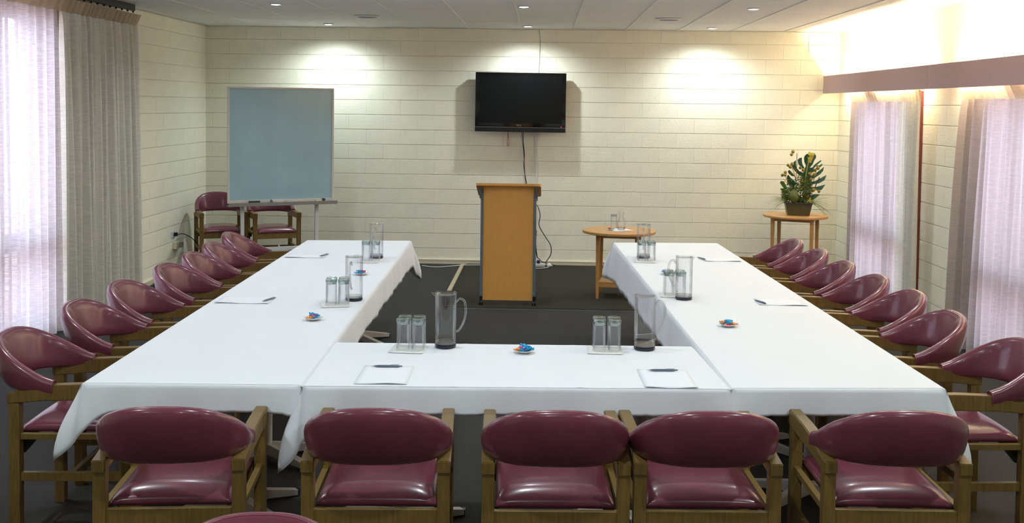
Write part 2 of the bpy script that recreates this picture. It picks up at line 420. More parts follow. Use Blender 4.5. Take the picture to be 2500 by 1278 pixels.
# ---- pelmet with warm tubes behind it
pel = thing('pelmet', 'long mauve pelmet board on the right wall hiding warm strip lights', 'pelmet', (XR-.19,0,2.035))
jo=[D-.03,8.965,5.6,2.2,-1.2]
for a,b in zip(jo[:-1],jo[1:]): MB().box((-.009,b+.0012,0),(.009,a-.0012,.2),.0015).build('board', MAUVE, pel)
for y in (12.2,10.7,9.05,7.42,5.85,3.0): MB().box((.009,y-.012,.07),(.178,y+.012,.10)).build('bracket', WPAINT, pel)
tubes=[(12.05,10.85),(10.55,9.35),(8.75,7.55),(7.3,6.1),(5.6,4.4)]
for i,(a,b) in enumerate(tubes):
    t=thing('strip_light', 'warm fluorescent tube behind the mauve pelmet, %s from the back wall'%['first','second','third','fourth','fifth'][i], 'lamp', (XR-.10,(a+b)/2,2.11), 0, 'warm tubes behind the pelmet')
    L_=(a-b)/2
    MB().box((.03,-L_,-.02),(.085,L_,.02)).build('batten', WPAINT, t)
    MB().tube([(0,-L_+.02,0),(0,L_-.02,0)],.013,10).build('tube', TUBE, t)
    for s in (-1,1): MB().box((-.014,s*L_-.012,-.016),(.035,s*L_+.012,.016)).build('end_cap', WPAINT, t)
    la=lightob('tube_light','AREA',(-.02,0,.0),t,shape='RECTANGLE',size=.03,size_y=2*L_-.06,energy=COVE_W*.75,color=COVE_C)
    la.rotation_euler=(PI,0,0); la.location.z=.02
    lb=lightob('tube_light','AREA',(-.02,0,-.02),t,shape='RECTANGLE',size=.03,size_y=2*L_-.06,energy=COVE_W*.28,color=COVE_C)

# ---- downlights
proto=None
DL=[]
for j,(yy) in enumerate([11.82,9.50,7.2,4.9,2.6,.3]):
    for i,x in enumerate([-2.41,-.19,1.84]):
        DL.append((i,j,x,yy))
names=['left','middle','right']; rown=['nearest the back wall','in the second row from the back wall']
for i,j,x,y in DL:
    lab='round recessed ceiling downlight, %s one of the row %s'%(names[i], rown[j].replace('in the ','').replace('nearest','nearest')) if j<2 else 'round recessed ceiling downlight, %s one of the %s row from the back wall'%(names[i],['','','third','fourth','fifth','sixth'][j])
    t=thing('downlight', lab, 'downlight', (x,y,H), 0, 'round ceiling downlights')
    if proto is None:
        o=MB().lathe([(.040,-.001),(.056,-.001),(.058,-.004),(.056,-.008),(.044,-.010),(.040,-.006)],28).build('rim', WPAINT, t, smooth=True)
        p=MB().lathe([(.0001,-.012),(.025,-.011),(.039,-.007),(.040,-.002)],24).build('lens', GLOW, t, smooth=True)
        proto=(o,p)
    else:
        for q in proto:
            c=q.copy(); COL.objects.link(c); c.parent=t
    lightob('lamp','SPOT',(0,0,-.03),t,energy=SPOT_W*[.88,.62,.56,.6,.95,.95][j],color=SPOT_C,spot_size=math.radians(156),spot_blend=.85,shadow_soft_size=.035)

# ---- ceiling vents
for x,y,n in ((-1.79,10.70,'left of the television'),(1.23,10.68,'right of the television')):
    t=thing('ceiling_vent','round louvred ceiling air vent %s'%n,'vent',(x,y,H),0,'round ceiling vents')
    MB().lathe([(.098,-.002),(.128,-.003),(.130,-.006),(.105,-.016),(.098,-.014)],32).build('rim', RAIL, t, smooth=True)
    MB().lathe([(.0001,-.003),(.098,-.003)],24).build('backing', CEILDARK, t)
    for k in range(-4,5):
        yy=k*.02; hw=math.sqrt(max(.097**2-yy*yy,.0001))
        MB().add([(-hw,yy-.007,-.006),(hw,yy-.007,-.006),(hw,yy+.006,-.016),(-hw,yy+.006,-.016),(-hw,yy-.007,-.0045),(hw,yy-.007,-.0045),(hw,yy+.006,-.0145),(-hw,yy+.006,-.0145)],
            [(0,1,2,3),(4,7,6,5),(0,4,5,1),(2,6,7,3),(1,5,6,2),(3,7,4,0)]).build('slat', SLAT, t)

# ---- carpeted platform sheet under lectern
pf = thing('carpet_platform','thin dark carpeted platform sheet under the lectern with a metal front edge','platform',(0,0,0))
MB().box((-.868,9.585,0),(3.30,12.24,.016),.003).build('carpet_sheet', MATC, pf)
MB().box((-.868,9.574,0),(3.30,9.580,.010)).build('metal_edge', SILVER, pf)
MB().box((-.935,10.45,0),(-.893,12.2,.014),.002).build('edge_strip', mat('beige_strip', lin(170,158,128), .6), pf)

# ================================================================ chairs
def make_chair(label, group):
    t=thing('tub_chair', label, 'chair', (0,0,0), 0, group)
    for s in (-1,1):
        for y0,y1,zt in ((-.25,-.205,.592),(.205,.25,.612)):
            x=s*.2325; MB().box((x-.0215,y0,0),(x+.0215,y1,zt),.003).build('leg', WOOD, t)
    prof=[(-.256,.590),(-.10,.604),(.256,.610),(.256,.672),(.06,.674),(-.075,.668),(-.17,.645),(-.256,.634)]
    for s in (-1,1):
        m=MB(); x=s*.2325
        bm=bmesh.new(); vs=[bm.verts.new((x-.0235,a,b)) for a,b in prof]; f=bm.faces.new(vs)
        r=bmesh.ops.extrude_face_region(bm,geom=[f]); bmesh.ops.translate(bm,verts=[v for v in r['geom'] if isinstance(v,bmesh.types.BMVert)],vec=(.047,0,0))
        bmesh.ops.recalc_face_normals(bm,faces=bm.faces); bmesh.ops.bevel(bm,geom=bm.edges[:],offset=.0035,segments=2,affect='EDGES')
        bm.verts.index_update(); m.add([v.co[:] for v in bm.verts],[[v.index for v in f.verts] for f in bm.faces]); bm.free()
        m.build('armrest', WOOD, t, smooth=True)
        MB().box((x-.011,-.206,.262),(x+.011,.206,.299),.002).build('stretcher', WOOD, t)
        MB().box((x-.011 if s>0 else x-.012,-.206,.438),(x+.012 if s>0 else x+.011,.206,.462),.002).build('side_rail', WOOD, t)
    MB().box((-.212,-.245,.398),(.212,-.222,.462),.002).build('back_rail', WOOD, t)
    MB().box((-.212,.222,.398),(.212,.245,.462),.002).build('front_rail', WOOD, t)
    MB().box((-.22,-.011,.264),(.22,.011,.297),.002).build('cross_stretcher', WOOD, t)
    for s in (-1,1):
        m=MB(); m.prism([(-.205,.434),(-.205,.374),(-.198,.374),(-.15,.432),(-.15,.438),(-.205,.438)],'x',s*.205-.008,s*.205+.008); m.build('corner_bracket', BLACK, t)
    # seat cushion
    n=26; vs=[];fs=[]
    g=[math.sin(PI/2*(-1+2*i/n)) for i in range(n+1)]
    for j in range(n+1):
        for i in range(n+1):
            u,v=g[i],g[j]
            q=max((1-abs(u)**7)*(1-abs(v)**7),0)**.33
            dome=.020*(1-u*u)*(1-v*v)**.7 - .006*math.exp(-((u*u+v*v)/.5)) + .006*math.exp(-((v+.72)**2)/.03)*(1-u**4)
            k=1-.03*abs(v)**2*0
            vs.append((u*.209*(1-.012*(1-q)), .022+v*.236*(1-.01*(1-q)), .462+.043*q+dome*q))
    for j in range(n):
        for i in range(n):
            a=j*(n+1)+i; fs.append((a,a+1,a+n+2,a+n+1))
    o=len(vs); ring=[i for i in range(n+1)]+[(j+1)*(n+1)-1 for j in range(1,n+1)]+[n*(n+1)+i for i in range(n-1,-1,-1)]+[j*(n+1) for j in range(n-1,0,-1)]
    fs.append(tuple(ring))
    st=MB().add(vs,fs).build('seat', VINYL, t, smooth='all')
    # wrap-around back
    nt,ns=49,22; vs=[];fs=[]; topl=[];
    sg=lambda a,p: math.copysign(abs(a)**p,a)
    for i in range(nt):
        ph=-PI/2+PI*i/(nt-1); c=max(math.cos(ph),0); sn=math.sin(ph)
        px=.2345*sg(sn,.78); py=-.07-.272*c**.74
        e=1e-3; ph2=ph+ (e if ph<0 else -e); c2=max(math.cos(ph2),0)
        dx=.2345*sg(math.sin(ph2),.78)-px; dy=-.07-.272*c2**.74-py
        if ph>=0: dx,dy=-dx,-dy
        if i in (0,nt-1): dx,dy=(0,-1) if i==0 else (0,1)
        l=math.hypot(dx,dy); dx/=l; dy/=l; nx,ny=dy,-dx      # outward normal
        h=.058+.150*c**.95; zc=.655+.090*c**.92; w=.050+.008*c
        lean=.030*c
        for k in range(ns):
            a=2*PI*k/ns; ca,sa=math.cos(a),math.sin(a)
            nn=w/2*sg(ca,.75); zz=h/2*sg(sa,.72)
            nn+=lean*(zz/(h/2))*.9 + .006*c*(1-(zz/(h/2))**2)
            vs.append((px+nx*nn, py+ny*nn, zc+zz))
        topl.append((px+nx*(lean*.9-w*.16), py+ny*(lean*.9-w*.16), zc+h/2-.0012))
    for i in range(nt-1):
        for k in range(ns): fs.append((i*ns+k,i*ns+(k+1)%ns,(i+1)*ns+(k+1)%ns,(i+1)*ns+k))
    fs += [tuple(range(ns-1,-1,-1)), tuple((nt-1)*ns+k for k in range(ns))]
    bk=MB().add(vs,fs).build('backrest', VINYL, t, smooth=True)
    tl=[(x,y,z-.002) for x,y,z in topl]
    MB().tube(tl[1:-1],.0026,6).build('piping', VDARK, bk, smooth='all')
    for o0 in (0,(nt-1)*ns):
        MB().tube([vs[o0+k] for k in range(ns)],.0026,5,close=True).build('end_piping', VDARK, bk, smooth='all')
    return t
ordn=['nearest the camera','second from the camera','third from the camera','fourth from the camera','fifth from the camera','sixth from the camera','farthest from the camera']
left=[(-2.034,4.549,-3.1),(-2.055,5.222,-1.3),(-2.067,5.804,1.5),(-2.054,6.455,2.2),(-2.065,6.990,-1.5),(-2.097,7.517,-2.8),(-2.147,8.123,-3.0)]
right=[(1.863,4.678,-3.8),(1.784,5.333,-1.6),(1.806,5.939,-1.7),(1.779,6.488,-2.0),(1.743,7.060,-1.2),(1.727,7.661,-1.6),(1.695,8.249,-1.2)]
first=[None]
def put(x,y,a,label,group):
    if first[0] is None: c=make_chair(label,group); first[0]=c
    else: c=copy_tree(first[0]); tag(c,label,'chair',group)
    c.location=(x,y,0); c.rotation_euler.z=math.radians(a)
for k,(x,y,a) in enumerate(left):
    th=-90-a; put(x-.07*math.sin(math.radians(th)), y+.07*math.cos(math.radians(th)), th, 'burgundy vinyl tub chair on the left side of the tables, '+ordn[k], 'burgundy tub chairs around the tables')
for k,(x,y,a) in enumerate(right):
    th=90-a; put(x-.07*math.sin(math.radians(th)), y+.07*math.cos(math.radians(th)), th, 'burgundy vinyl tub chair on the right side of the tables, '+ordn[k], 'burgundy tub chairs around the tables')
fr_l=['far left of the front row, turned slightly left','second from the left in the front row','middle of the front row','second from right in the front row','far right of the front row']
for k,(x,y,a) in enumerate([(-1.285,3.776,6.0),(-.571,3.811,3.2),(.050,3.83,2.2),(.572,3.86,2.2),(1.24,3.913,.6)]):
    put(x,y,a,'burgundy tub chair seen from behind, '+fr_l[k],'burgundy tub chairs around the tables')
put(-.65,2.17,184,'burgundy chair facing the camera, only its back top showing at the bottom edge','burgundy tub chairs around the tables')
put(-3.50,11.44,205,'burgundy tub chair in the back left corner, left of the whiteboard leg','spare chairs behind the whiteboard')
put(-2.935,11.47,205,'burgundy tub chair in the back corner, behind the whiteboard and between its legs','spare chairs behind the whiteboard')

# ================================================================ tables, cloths
def make_table(label, x0,x1,y0,y1, rz, peds, ctr):
    t=thing('folding_table', label, 'table', (ctr[0],ctr[1],0), rz, 'tables under the white cloths')
    MB().box((x0,y0,.712),(x1,y1,.738),.004).build('tabletop', WPAINT, t)
    for px,py in peds:
        MB().tube([(px,py,.06),(px,py,.71)],.024,16).build('column', LEGP, t, smooth=True)
        MB().box((px-.2,py-.03,.69),(px+.2,py+.03,.711)).build('top_bracket', LEGP, t)
        for a in (35,145,215,325):
            ca,sa=math.cos(math.radians(a)),math.sin(math.radians(a))
            pr=[(0,.09),(.05,.085),(.32,.030),(.32,.006),(0,.035)]
            m=MB(); w=.02
            vs=[];n=5
            for s in (-1,1):
                for r_,z in pr: vs.append((px+ca*r_-sa*s*w, py+sa*r_+ca*s*w, z))
            m.add(vs,[tuple(range(n)),tuple(range(2*n-1,n-1,-1))]+[(i,i+n,(i+1)%n+n,(i+1)%n) for i in range(n)])
            f=m.build('foot', LEGP, t)
            MB().box((px+ca*.318-.016,py+sa*.318-.016,0),(px+ca*.318+.016,py+sa*.318+.016,.028)).build('foot_cap', BLACK, f)
    return t
def cloth(label, P, drops, tips, seed=0, wave=.008, creases=()):
    """P corners ccw from front-left; drops per edge (start, end); tips per corner"""
    rnd=random.Random(seed); P=[Vector(p+(0,)) for p in P]; zt=.747
    m=MB(); nx,ny=26,70
    # top
    per=[]
    for e in range(4):
        a,b=P[e],P[(e+1)%4]; d=(b-a); L_=d.length; d.normalize(); nrm=Vector((d.y,-d.x,0)); n=max(int(L_/.022),4)
        for i in range(n+1):
            s=i/n; dist=min(s,1-s)*L_; near=e if s<.5 else (e+1)%4
            base=drops[e][0]+(drops[e][1]-drops[e][0])*s
            tip=tips[near]; w=max(0,1-dist/.15)
            fold=math.sin(s*L_*9+seed)*.6+math.sin(s*L_*23+2*seed)*.4
            drop=base+(tip-base)*(w**2.2)*.55+ rnd.uniform(-.0025,.0025)
            off=.014+.020*w*min(tip/.2,1.3)
            per.append((a+d*(s*L_),nrm,drop,off,fold*wave*(1-w*.5),w))
        # corner fan
        d2=(P[(e+2)%4]-b).normalized(); n2=Vector((d2.y,-d2.x,0)); c=(e+1)%4; tip=tips[c]
        bs=(drops[e][1], drops[c][0])
        for i in range(1,12):
            t=i/12; nn=(nrm*(1-t)+n2*t).normalized(); pk=1-abs(t-.5)*2
            base=bs[0]*(1-t)+bs[1]*t
            dr=base+(tip-base)*(.55+.45*pk)
            per.append((b,nn,dr,.034*min(tip/.2,1.3)+.065*pk*min(max(tip-.12,0)/.12,1),0,1))
    NP=len(per); rowsn=10; vs=[];fs=[]
    for r in range(rowsn+1):
        f=r/rowsn
        for (p,nn,dr,off,wv,w) in per:
            # rounded table edge, then hanging cloth
            if r==0: q=p-nn*.006; z=zt
            elif r==1: q=p+nn*.004; z=zt-.004
            else:
                g=(r-1)/(rowsn-1); z=zt-.004-(dr-.004)*g
                wq=w*w; ex=.6*(1-wq)+wq
                q=p+nn*(.004+off*(1+.35*wq*math.sin(PI*g))*(g**ex)+wv*g)
            vs.append((q.x,q.y,z))
    for r in range(rowsn):
        for k in range(NP):
            k2=(k+1)%NP; fs.append((r*NP+k,r*NP+k2,(r+1)*NP+k2,(r+1)*NP+k))
    # thickness at the hem: fold inwards
    o=len(vs)
    for (x,y,z),(p,nn,dr,off,wv,w) in zip(vs[rowsn*NP:],per): vs.append((x-nn.x*.0015,y-nn.y*.0015,z+.0005))
    for k in range(NP):
        k2=(k+1)%NP; fs.append((rowsn*NP+k,rowsn*NP+k2,o+k2,o+k))
    # top surface grid
    gx,gy=60,60; b0=len(vs)
    ins=.006
    Q=[]
    cen=sum(P,Vector())/4
    for i in range(gy+1):
        for j in range(gx+1):
            u,v=j/gx,i/gy
            p=(P[0]*(1-u)+P[1]*u)*(1-v)+(P[3]*(1-u)+P[2]*u)*v
            p=cen+(p-cen)*.996
            z=zt
            eu=min(u,1-u)*min(v,1-v)
            if eu>0: z+=.0006*math.sin(p.x*31+p.y*17)*math.sin(p.y*13+seed)
            for (ax,val,hh) in creases:
                dd=abs((p.x if ax=='x' else p.y)-val)
                z+=hh*max(0,1-dd/.02)
            vs.append((p.x,p.y,z))
    for i in range(gy):
        for j in range(gx):
            a=b0+i*(gx+1)+j; fs.append((a,a+1,a+gx+2,a+gx+1))
    m.add(vs,fs)
    o=m.build('tablecloth', CLOTH, None, smooth='all')
    return tag(o,label,'tablecloth',None)

LT=[(-1.786,4.052),(-.935,4.085),(-1.062,8.560),(-1.893,8.494)]
RT=[(.758,4.170),(1.612,4.232),(1.436,8.730),(.585,8.655)]
FT=[(-.925,4.078),(.748,4.160),(.700,4.900),(-.948,4.845)]
cloth('white cloth over the long row of tables on the left', LT, [(.105,.105),(.12,.20),(.18,.18),(.06,.06)], [.28,.13,.335,.2], 1)
cloth('white cloth over the long row of tables on the right', RT, [(.105,.105),(.06,.06),(.18,.18),(.30,.17)], [.14,.31,.2,.30], 2)
cloth('white cloth over the short front table between the two long rows', FT, [(.105,.105),(.08,.08),(.10,.10),(.08,.08)], [.32,.13,.12,.12], 3, creases=(('x',-.52,.0016),('x',-.34,.0012),('x',.16,.0016),('x',.38,.001)))
th=math.radians(1.45)
def tl(label, ctr, x0,x1,y0,y1, peds): make_table(label, x0,x1,y0,y1, th, peds, ctr)
tl('front folding table under the left cloth, white pedestal legs behind the front row', (-1.375,4.56), -.41,.41,-.47,.46, [(-.02,.16)])
tl('second folding table under the left cloth', (-1.40,5.9), -.41,.41,-.86,.88, [(-.02,-.50),(0,.5)])
tl('rear folding table under the left cloth, at the back end', (-1.455,7.66), -.40,.40,-.84,.84, [(-.02,-.5),(0,.5)])
tl('front folding table under the right cloth', (1.165,4.70), -.41,.41,-.47,.46, [(.12,.30)])
tl('second folding table under the right cloth', (1.125,6.03), -.41,.41,-.84,.86, [(0,-.28),(0,.5)])
tl('rear folding table under the right cloth, at the back end', (1.045,7.79), -.40,.40,-.84,.84, [(0,-.5),(0,.5)])
tl('short folding table joining the two long rows at the front', (-.11,4.49), -.79,.79,-.36,.36, [(-.49,.05),(.55,.05)])

# ================================================================ tableware
ZT_=.7485
def jug_proto(label, loc, rz, group):
    t=thing('water_jug', label, 'jug', loc, rz, group)
    R=.0485
    MB().lathe([(.0445,.022),(.0475,.028),(R,.05),(R,.235),(R+.001,.246),(R+.0015,.250),(R-.0015,.2505)],36,caps=False).build('body', JUGM, t, smooth=True)
    MB().lathe([(.0001,.0165),(.046,.0165),(.0478,.020),(.0472,.0275),(.0001,.0275)],36).build('clear_base', ACR, t, smooth=True)
    MB().lathe([(.0001,0),(.0460,0),(.0485,.004),(.0485,.0125),(.047,.016),(.0001,.016)],36).build('dark_base', JUGBASE, t, smooth=True)
    hp=curve([(R-.001,0,.205),(R+.014,0,.222),(R+.036,0,.210),(R+.043,0,.165),(R+.033,0,.115),(R+.012,0,.078),(R-.001,0,.072)],6)
    MB().tube(hp,[.0055]*len(hp),10).build('handle', HANDLE, t, smooth='all')
    m=MB(); m.add([(-R+.002,-.016,.246),(-R+.002,.016,.246),(-R-.019,.004,.249),(-R-.019,-.004,.249),(-R+.002,-.010,.228),(-R+.002,.010,.228)],[(0,1,2,3),(4,3,2,5),(0,3,4),(1,5,2)])
    m.build('spout', JUGM, t)
    MB().lathe([(.036,.243),(.0435,.246),(.0435,.2415),(.036,.240),(.0001,.2395),(.0001,.2425)],30).build('rim_insert', JUGM, t, smooth=True)
    return t
J=[('front table, left one with its handle to the right',-.433,4.792,0),('front table, right one with its handle to the right',.474,4.822,0),
   ('left table, nearer one behind a block of tumblers',-1.052,5.905,-95),('left table, farther one near the back end',-1.185,7.55,-95),
   ('right table, nearer one with dark base',.822,6.118,160),('right table, farther one near the back end',.745,7.78,-95)]
jp=None
for lab,x,y,a in J:
    lab='tall clear water jug on the '+lab
    if jp is None: jp=jug_proto(lab,(x,y,ZT_),0,'clear water jugs'); c=jp
    else: c=copy_tree(jp); tag(c,lab,'jug','clear water jugs'); c.location=(x,y,ZT_)
    c.rotation_euler.z=math.radians(a)
def tumbler_proto(label,group):
    t=thing('tumbler', label, 'glass', (0,0,0), 0, group)
    MB().lathe([(.0295,0),(.0302,.002),(.0290,.05),(.0285,.118)],30,flute=.018,fn=10,caps=False).build('body', GLASS, t, smooth=True)
    MB().lathe([(.0001,.116),(.0268,.116),(.0286,.122),(.0290,.136),(.0275,.142),(.0001,.140)],30,flute=.03,fn=10).build('thick_base', GBASE, t, smooth=True)
    return t
tp=None
clusters=[('front table, beside the left jug',-.5835,4.745,0),('front table, beside the right jug',.300,4.800,0),
          ('left table, nearer tray',-1.118,5.77,8),('left table, farther tray',-1.200,7.40,5),
          ('right table, beside the nearer jug',.785,6.250,0),('right table, farther tray',.752,7.625,0)]
pos=[(-1,-1,'front left'),(1,-1,'front right'),(-1,1,'back left'),(1,1,'back right')]
for lab,x,y,a in clusters:
    for sx,sy,w in pos:
        l2='upside-down clear tumbler, %s of the four on the %s'%(w,lab)
        if tp is None: tp=tumbler_proto(l2,'upturned tumblers'); c=tp
        else: c=copy_tree(tp); tag(c,l2,'glass','upturned tumblers')
        an=math.radians(a); dx,dy=sx*.0335,sy*.0335
        c.location=(x+dx*math.cos(an)-dy*math.sin(an), y+dx*math.sin(an)+dy*math.cos(an), ZT_+.0022); c.rotation_euler.z=random.uniform(0,1)
    n=MB()
    g=7; hw=.078; vs=[];
    for i in range(g+1):
        for j in range(g+1):
            u,v=-1+2*j/g,-1+2*i/g
            vs.append((u*hw,v*hw,.0012+(.005*max(0,abs(u)+abs(v)-1.7))))
    fs=[(i*(g+1)+j,i*(g+1)+j+1,(i+1)*(g+1)+j+1,(i+1)*(g+1)+j) for i in range(g) for j in range(g)]
    o=n.add(vs,fs).build('napkin', NAPKIN, None, smooth='all', loc=(x-.01,y-.02,ZT_), rz=math.radians(a+random.uniform(-6,6)))
    sm=o.modifiers.new('t','SOLIDIFY'); sm.thickness=.0008
    tag(o,'square white paper napkin under the tumblers on the '+lab,'napkin','white napkins under the tumblers')

# saucers of sweets
def sweet_mesh(seed,m):
    r=random.Random(seed); mb=MB()
    n,k=8,7; prof=[(.010,-.022),(.0085,-.019),(.0025,-.014),(.0085,-.009),(.0095,0),(.0085,.009),(.0025,.014),(.0085,.019),(.010,.022)]
    vs=[];fs=[]
    for i,(rr,xx) in enumerate(prof):
        for j in range(n):
            a=2*PI*j/n; q=rr*(1+r.uniform(-.22,.22)); fl=.45 if i in(0,1,7,8) else .8
            vs.append((xx+r.uniform(-.001,.001), q*math.cos(a), q*math.sin(a)*fl))
    for i in range(len(prof)-1):
        for j in range(n): fs.append((i*n+j,i*n+(j+1)%n,(i+1)*n+(j+1)%n,(i+1)*n+j))
    fs += [tuple(range(n)),tuple((len(prof)-1)*n+j for j in range(n))]
    o=mb.add(vs,fs).build('wrapped_sweet', m); return o
SW={}
for i,(nme,m) in enumerate((('blue',BLUEF),('red',REDF),('orange',GOLDF),('magenta',PINKF))):
    SW[nme]=[sweet_mesh(10*i+k,m) for k in range(2)]
used_sw=set(); sp=None
def saucer(x,y,z,lab,cols,r=1.0,seed=0):
    global sp
    sh=['','saucer of front table','saucer at front of left table','saucer behind the left jug','saucer at front of right table','saucer behind right tumblers'][seed]
    rn=random.Random(seed); l2='small white saucer of wrapped sweets '+lab
    if sp is None:
        sp=thing('saucer', l2, 'plate', (x,y,z), 0, 'saucers of sweets')
        MB().lathe([(.0001,.002),(.018,.001),(.020,0),(.022,.001),(.044,.0115),(.0490,.0140),(.0480,.0152),(.040,.0115),(.020,.0045),(.0001,.004)],32).build('dish', CHINA, sp, smooth=True)
        c=sp
    else: c=copy_tree(sp); tag(c,l2,'plate','saucers of sweets'); c.location=(x,y,z)
    n=len(cols)
    for k,cn in enumerate(cols):
        a=2.4*k+seed*.8+.2; lvl=0 if k<6 else 1
        rr=(.026 if k%2 else .013) if lvl==0 else .010
        v=rn.randrange(2); base=SW[cn][v]
        if (cn,v) in used_sw: o=base.copy(); COL.objects.link(o)
        else: o=base; used_sw.add((cn,v))
        o.location=(x+rr*math.cos(a),y+rr*math.sin(a),z+.0125+.004*(k%3)+.009*lvl); o.rotation_euler=(rn.uniform(-.5,.5),rn.uniform(-.3,.3),rn.uniform(0,6))
        wd=['right','back right','back','back left','left','front left','front','front right'][int(((a%(2*PI))/(2*PI)*8)+.5)%8]
        wd=('top of the heap, '+wd) if lvl else wd+' side'
        tag(o,'%s foil sweet, %s, on %s'%(cn,wd,sh),'sweet','%s wrapped sweets on the saucer %s'%(cn,lab))
saucer(-.073,4.705,ZT_,'in the middle of the front table',['blue','orange','blue','red','blue','blue','blue','blue','blue','magenta'],seed=1)
saucer(-1.157,5.335,ZT_,'on the left table nearest the front',['blue','orange','blue','red','blue','blue','blue','blue','blue','magenta'],seed=2)
saucer(-1.165,6.79,ZT_,'on the left table behind the jug',['blue','blue','red','blue','magenta','blue','blue'],seed=3)
saucer(.949,5.365,ZT_,'nearest the front of the right table',['blue','orange','blue','red','blue','orange','blue','blue','blue'],seed=4)
saucer(.835,7.02,ZT_,'on the right table behind the tumblers',['blue','red','blue','orange','red','blue','blue'],seed=5)

# papers and pens
def sheet(name,x,y,w,h,rz,label,curl=.004,z=ZT_+.0004,group='white note sheets on the tables'):
    g=8; vs=[]
    for i in range(g+1):
        for j in range(g+1):
            u,v=-1+2*j/g,-1+2*i/g
            vs.append((u*w/2,v*h/2,curl*max(0,-v-.6)*(.5+.5*math.sin(u*3+x*9))))
    fs=[(i*(g+1)+j,i*(g+1)+j+1,(i+1)*(g+1)+j+1,(i+1)*(g+1)+j) for i in range(g) for j in range(g)]
    o=MB().add(vs,fs).build(name, PAPER, None, smooth='all', loc=(x,y,z), rz=rz); sm=o.modifiers.new('t','SOLIDIFY'); sm.thickness=.0006; sm.offset=1
    return tag(o,label,'paper',group)
PP=[(-.632,4.268,.21,.297,.02,'front table, left side'),(.515,4.300,.21,.297,.03,'front table, right side'),
    (-1.648,5.845,.297,.21,.02,'left table, under the nearer pen'),(-1.700,7.60,.28,.21,.03,'left table, under the farther pen'),
    (1.365,6.075,.27,.21,-.02,'right table, beside the nearer pen'),(1.305,7.77,.27,.21,.03,'right table, beside the farther pen')]
for x,y,w,h,rz,l in PP: sheet('note_sheet',x,y,w,h,rz,'white sheet of note paper on the '+l, curl=.012)
def pen_proto(label):
    t=thing('ballpoint_pen', label, 'pen', (0,0,0), 0, 'grey ballpoint pens')
    def rod(prof): 
        m=MB(); m.lathe([(r,x) for x,r in prof],12); m.v=[(z,x,y) for x,y,z in m.v]; return m
    rod([(-.058,.0045),(-.050,.0052),(.030,.0050),(.046,.0030)]).build('barrel', PEN, t, smooth=True)
    rod([(.046,.0030),(.056,.0012),(.062,.0004)]).build('tip', SILVER, t, smooth=True)
    rod([(-.070,.0022),(-.058,.0024)]).build('button', BLACK, t, smooth=True)
    MB().box((-.056,-.0014,.0045),(-.022,.0014,.0065)).build('clip', SILVER, t)
    return t
pp=None
for x,y,a,l in [(-.647,4.387,184,'front table, left side'),(.505,4.411,184,'front table, right side'),(-1.52,5.835,250,'left table, nearer one'),(-1.578,7.60,250,'left table, farther one'),(1.243,6.05,110,'right table, nearer one'),(1.163,7.77,110,'right table, farther one')]:
    lab='grey ballpoint pen lying on the '+l
    if pp is None: pp=pen_proto(lab); c=pp
    else: c=copy_tree(pp); tag(c,lab,'pen','grey ballpoint pens')
    c.location=(x,y,ZT_+.0065); c.rotation_euler.z=math.radians(a)

# ================================================================ lectern
lt=thing('lectern','beech lectern with grey metal side posts and black castors under the television','lectern',(-.31,9.70,.016))
MB().box((-.231,0,.045),(.231,.018,1.085),.002).build('front_panel', BEECH, lt)
for s in (-1,1):
    x=s*.243; MB().box((x-.012,-.012,.085),(x+.012,.05,1.03),.004).build('side_post', GREY, lt)
    MB().box((x-.012,-.02,.085),(x+.012,.30,.115),.003).build('base_rail', GREY, lt)
    MB().prism([(-.075,1.095),(-.02,.99),(.36,.935),(.36,.965)],'x',x-.010+.012*s,x+.010+.012*s).build('top_bracket', GREY, lt)
    for y in (.0,.28):
        c=MB().box((x-.012,y-.012,.045),(x+.012,y+.016,.086),.002).build('castor', BLACK, lt)
        m=MB(); 
        for q in (-1,1):
            k=MB().lathe([(.0001,-.006),(.022,-.006),(.0235,0),(.022,.006),(.0001,.006)],16); k.v=[(x+z+q*.011,y+.004+a_,b_+.0238) for a_,b_,z in k.v]; m.add(k.v,k.f)
        m.build('wheel', BLACK, c, smooth=True)
# sloping top, high edge towards the tables
w2=.296; prof=[]
top=MB(); 
bm=bmesh.new(); pts=[]
for cx,cy,a0 in ((w2-.03,-.0+.03,-90),(w2-.03,.40,0),(-w2+.03,.40,90),(-w2+.03,.03,180)):
    for k in range(5):
        a=math.radians(a0+k*22.5); pts.append((cx+.03*math.cos(a),cy+.03*math.sin(a)))
n=len(pts); sl=math.tan(math.radians(17))
P3=lambda p,dz:(p[0],p[1]-.075,1.130-p[1]*sl+dz)
top.add([P3(p,0) for p in pts]+[P3(p,-.022) for p in pts],[tuple(range(n)),tuple(range(2*n-1,n-1,-1))]+[(i,(i+1)%n,(i+1)%n+n,i+n) for i in range(n)])
top.build('sloping_top', BEECH, lt, smooth=True)
MB().box((-.22,.020,.55),(.22,.28,.568)).build('shelf', BEECH, lt)

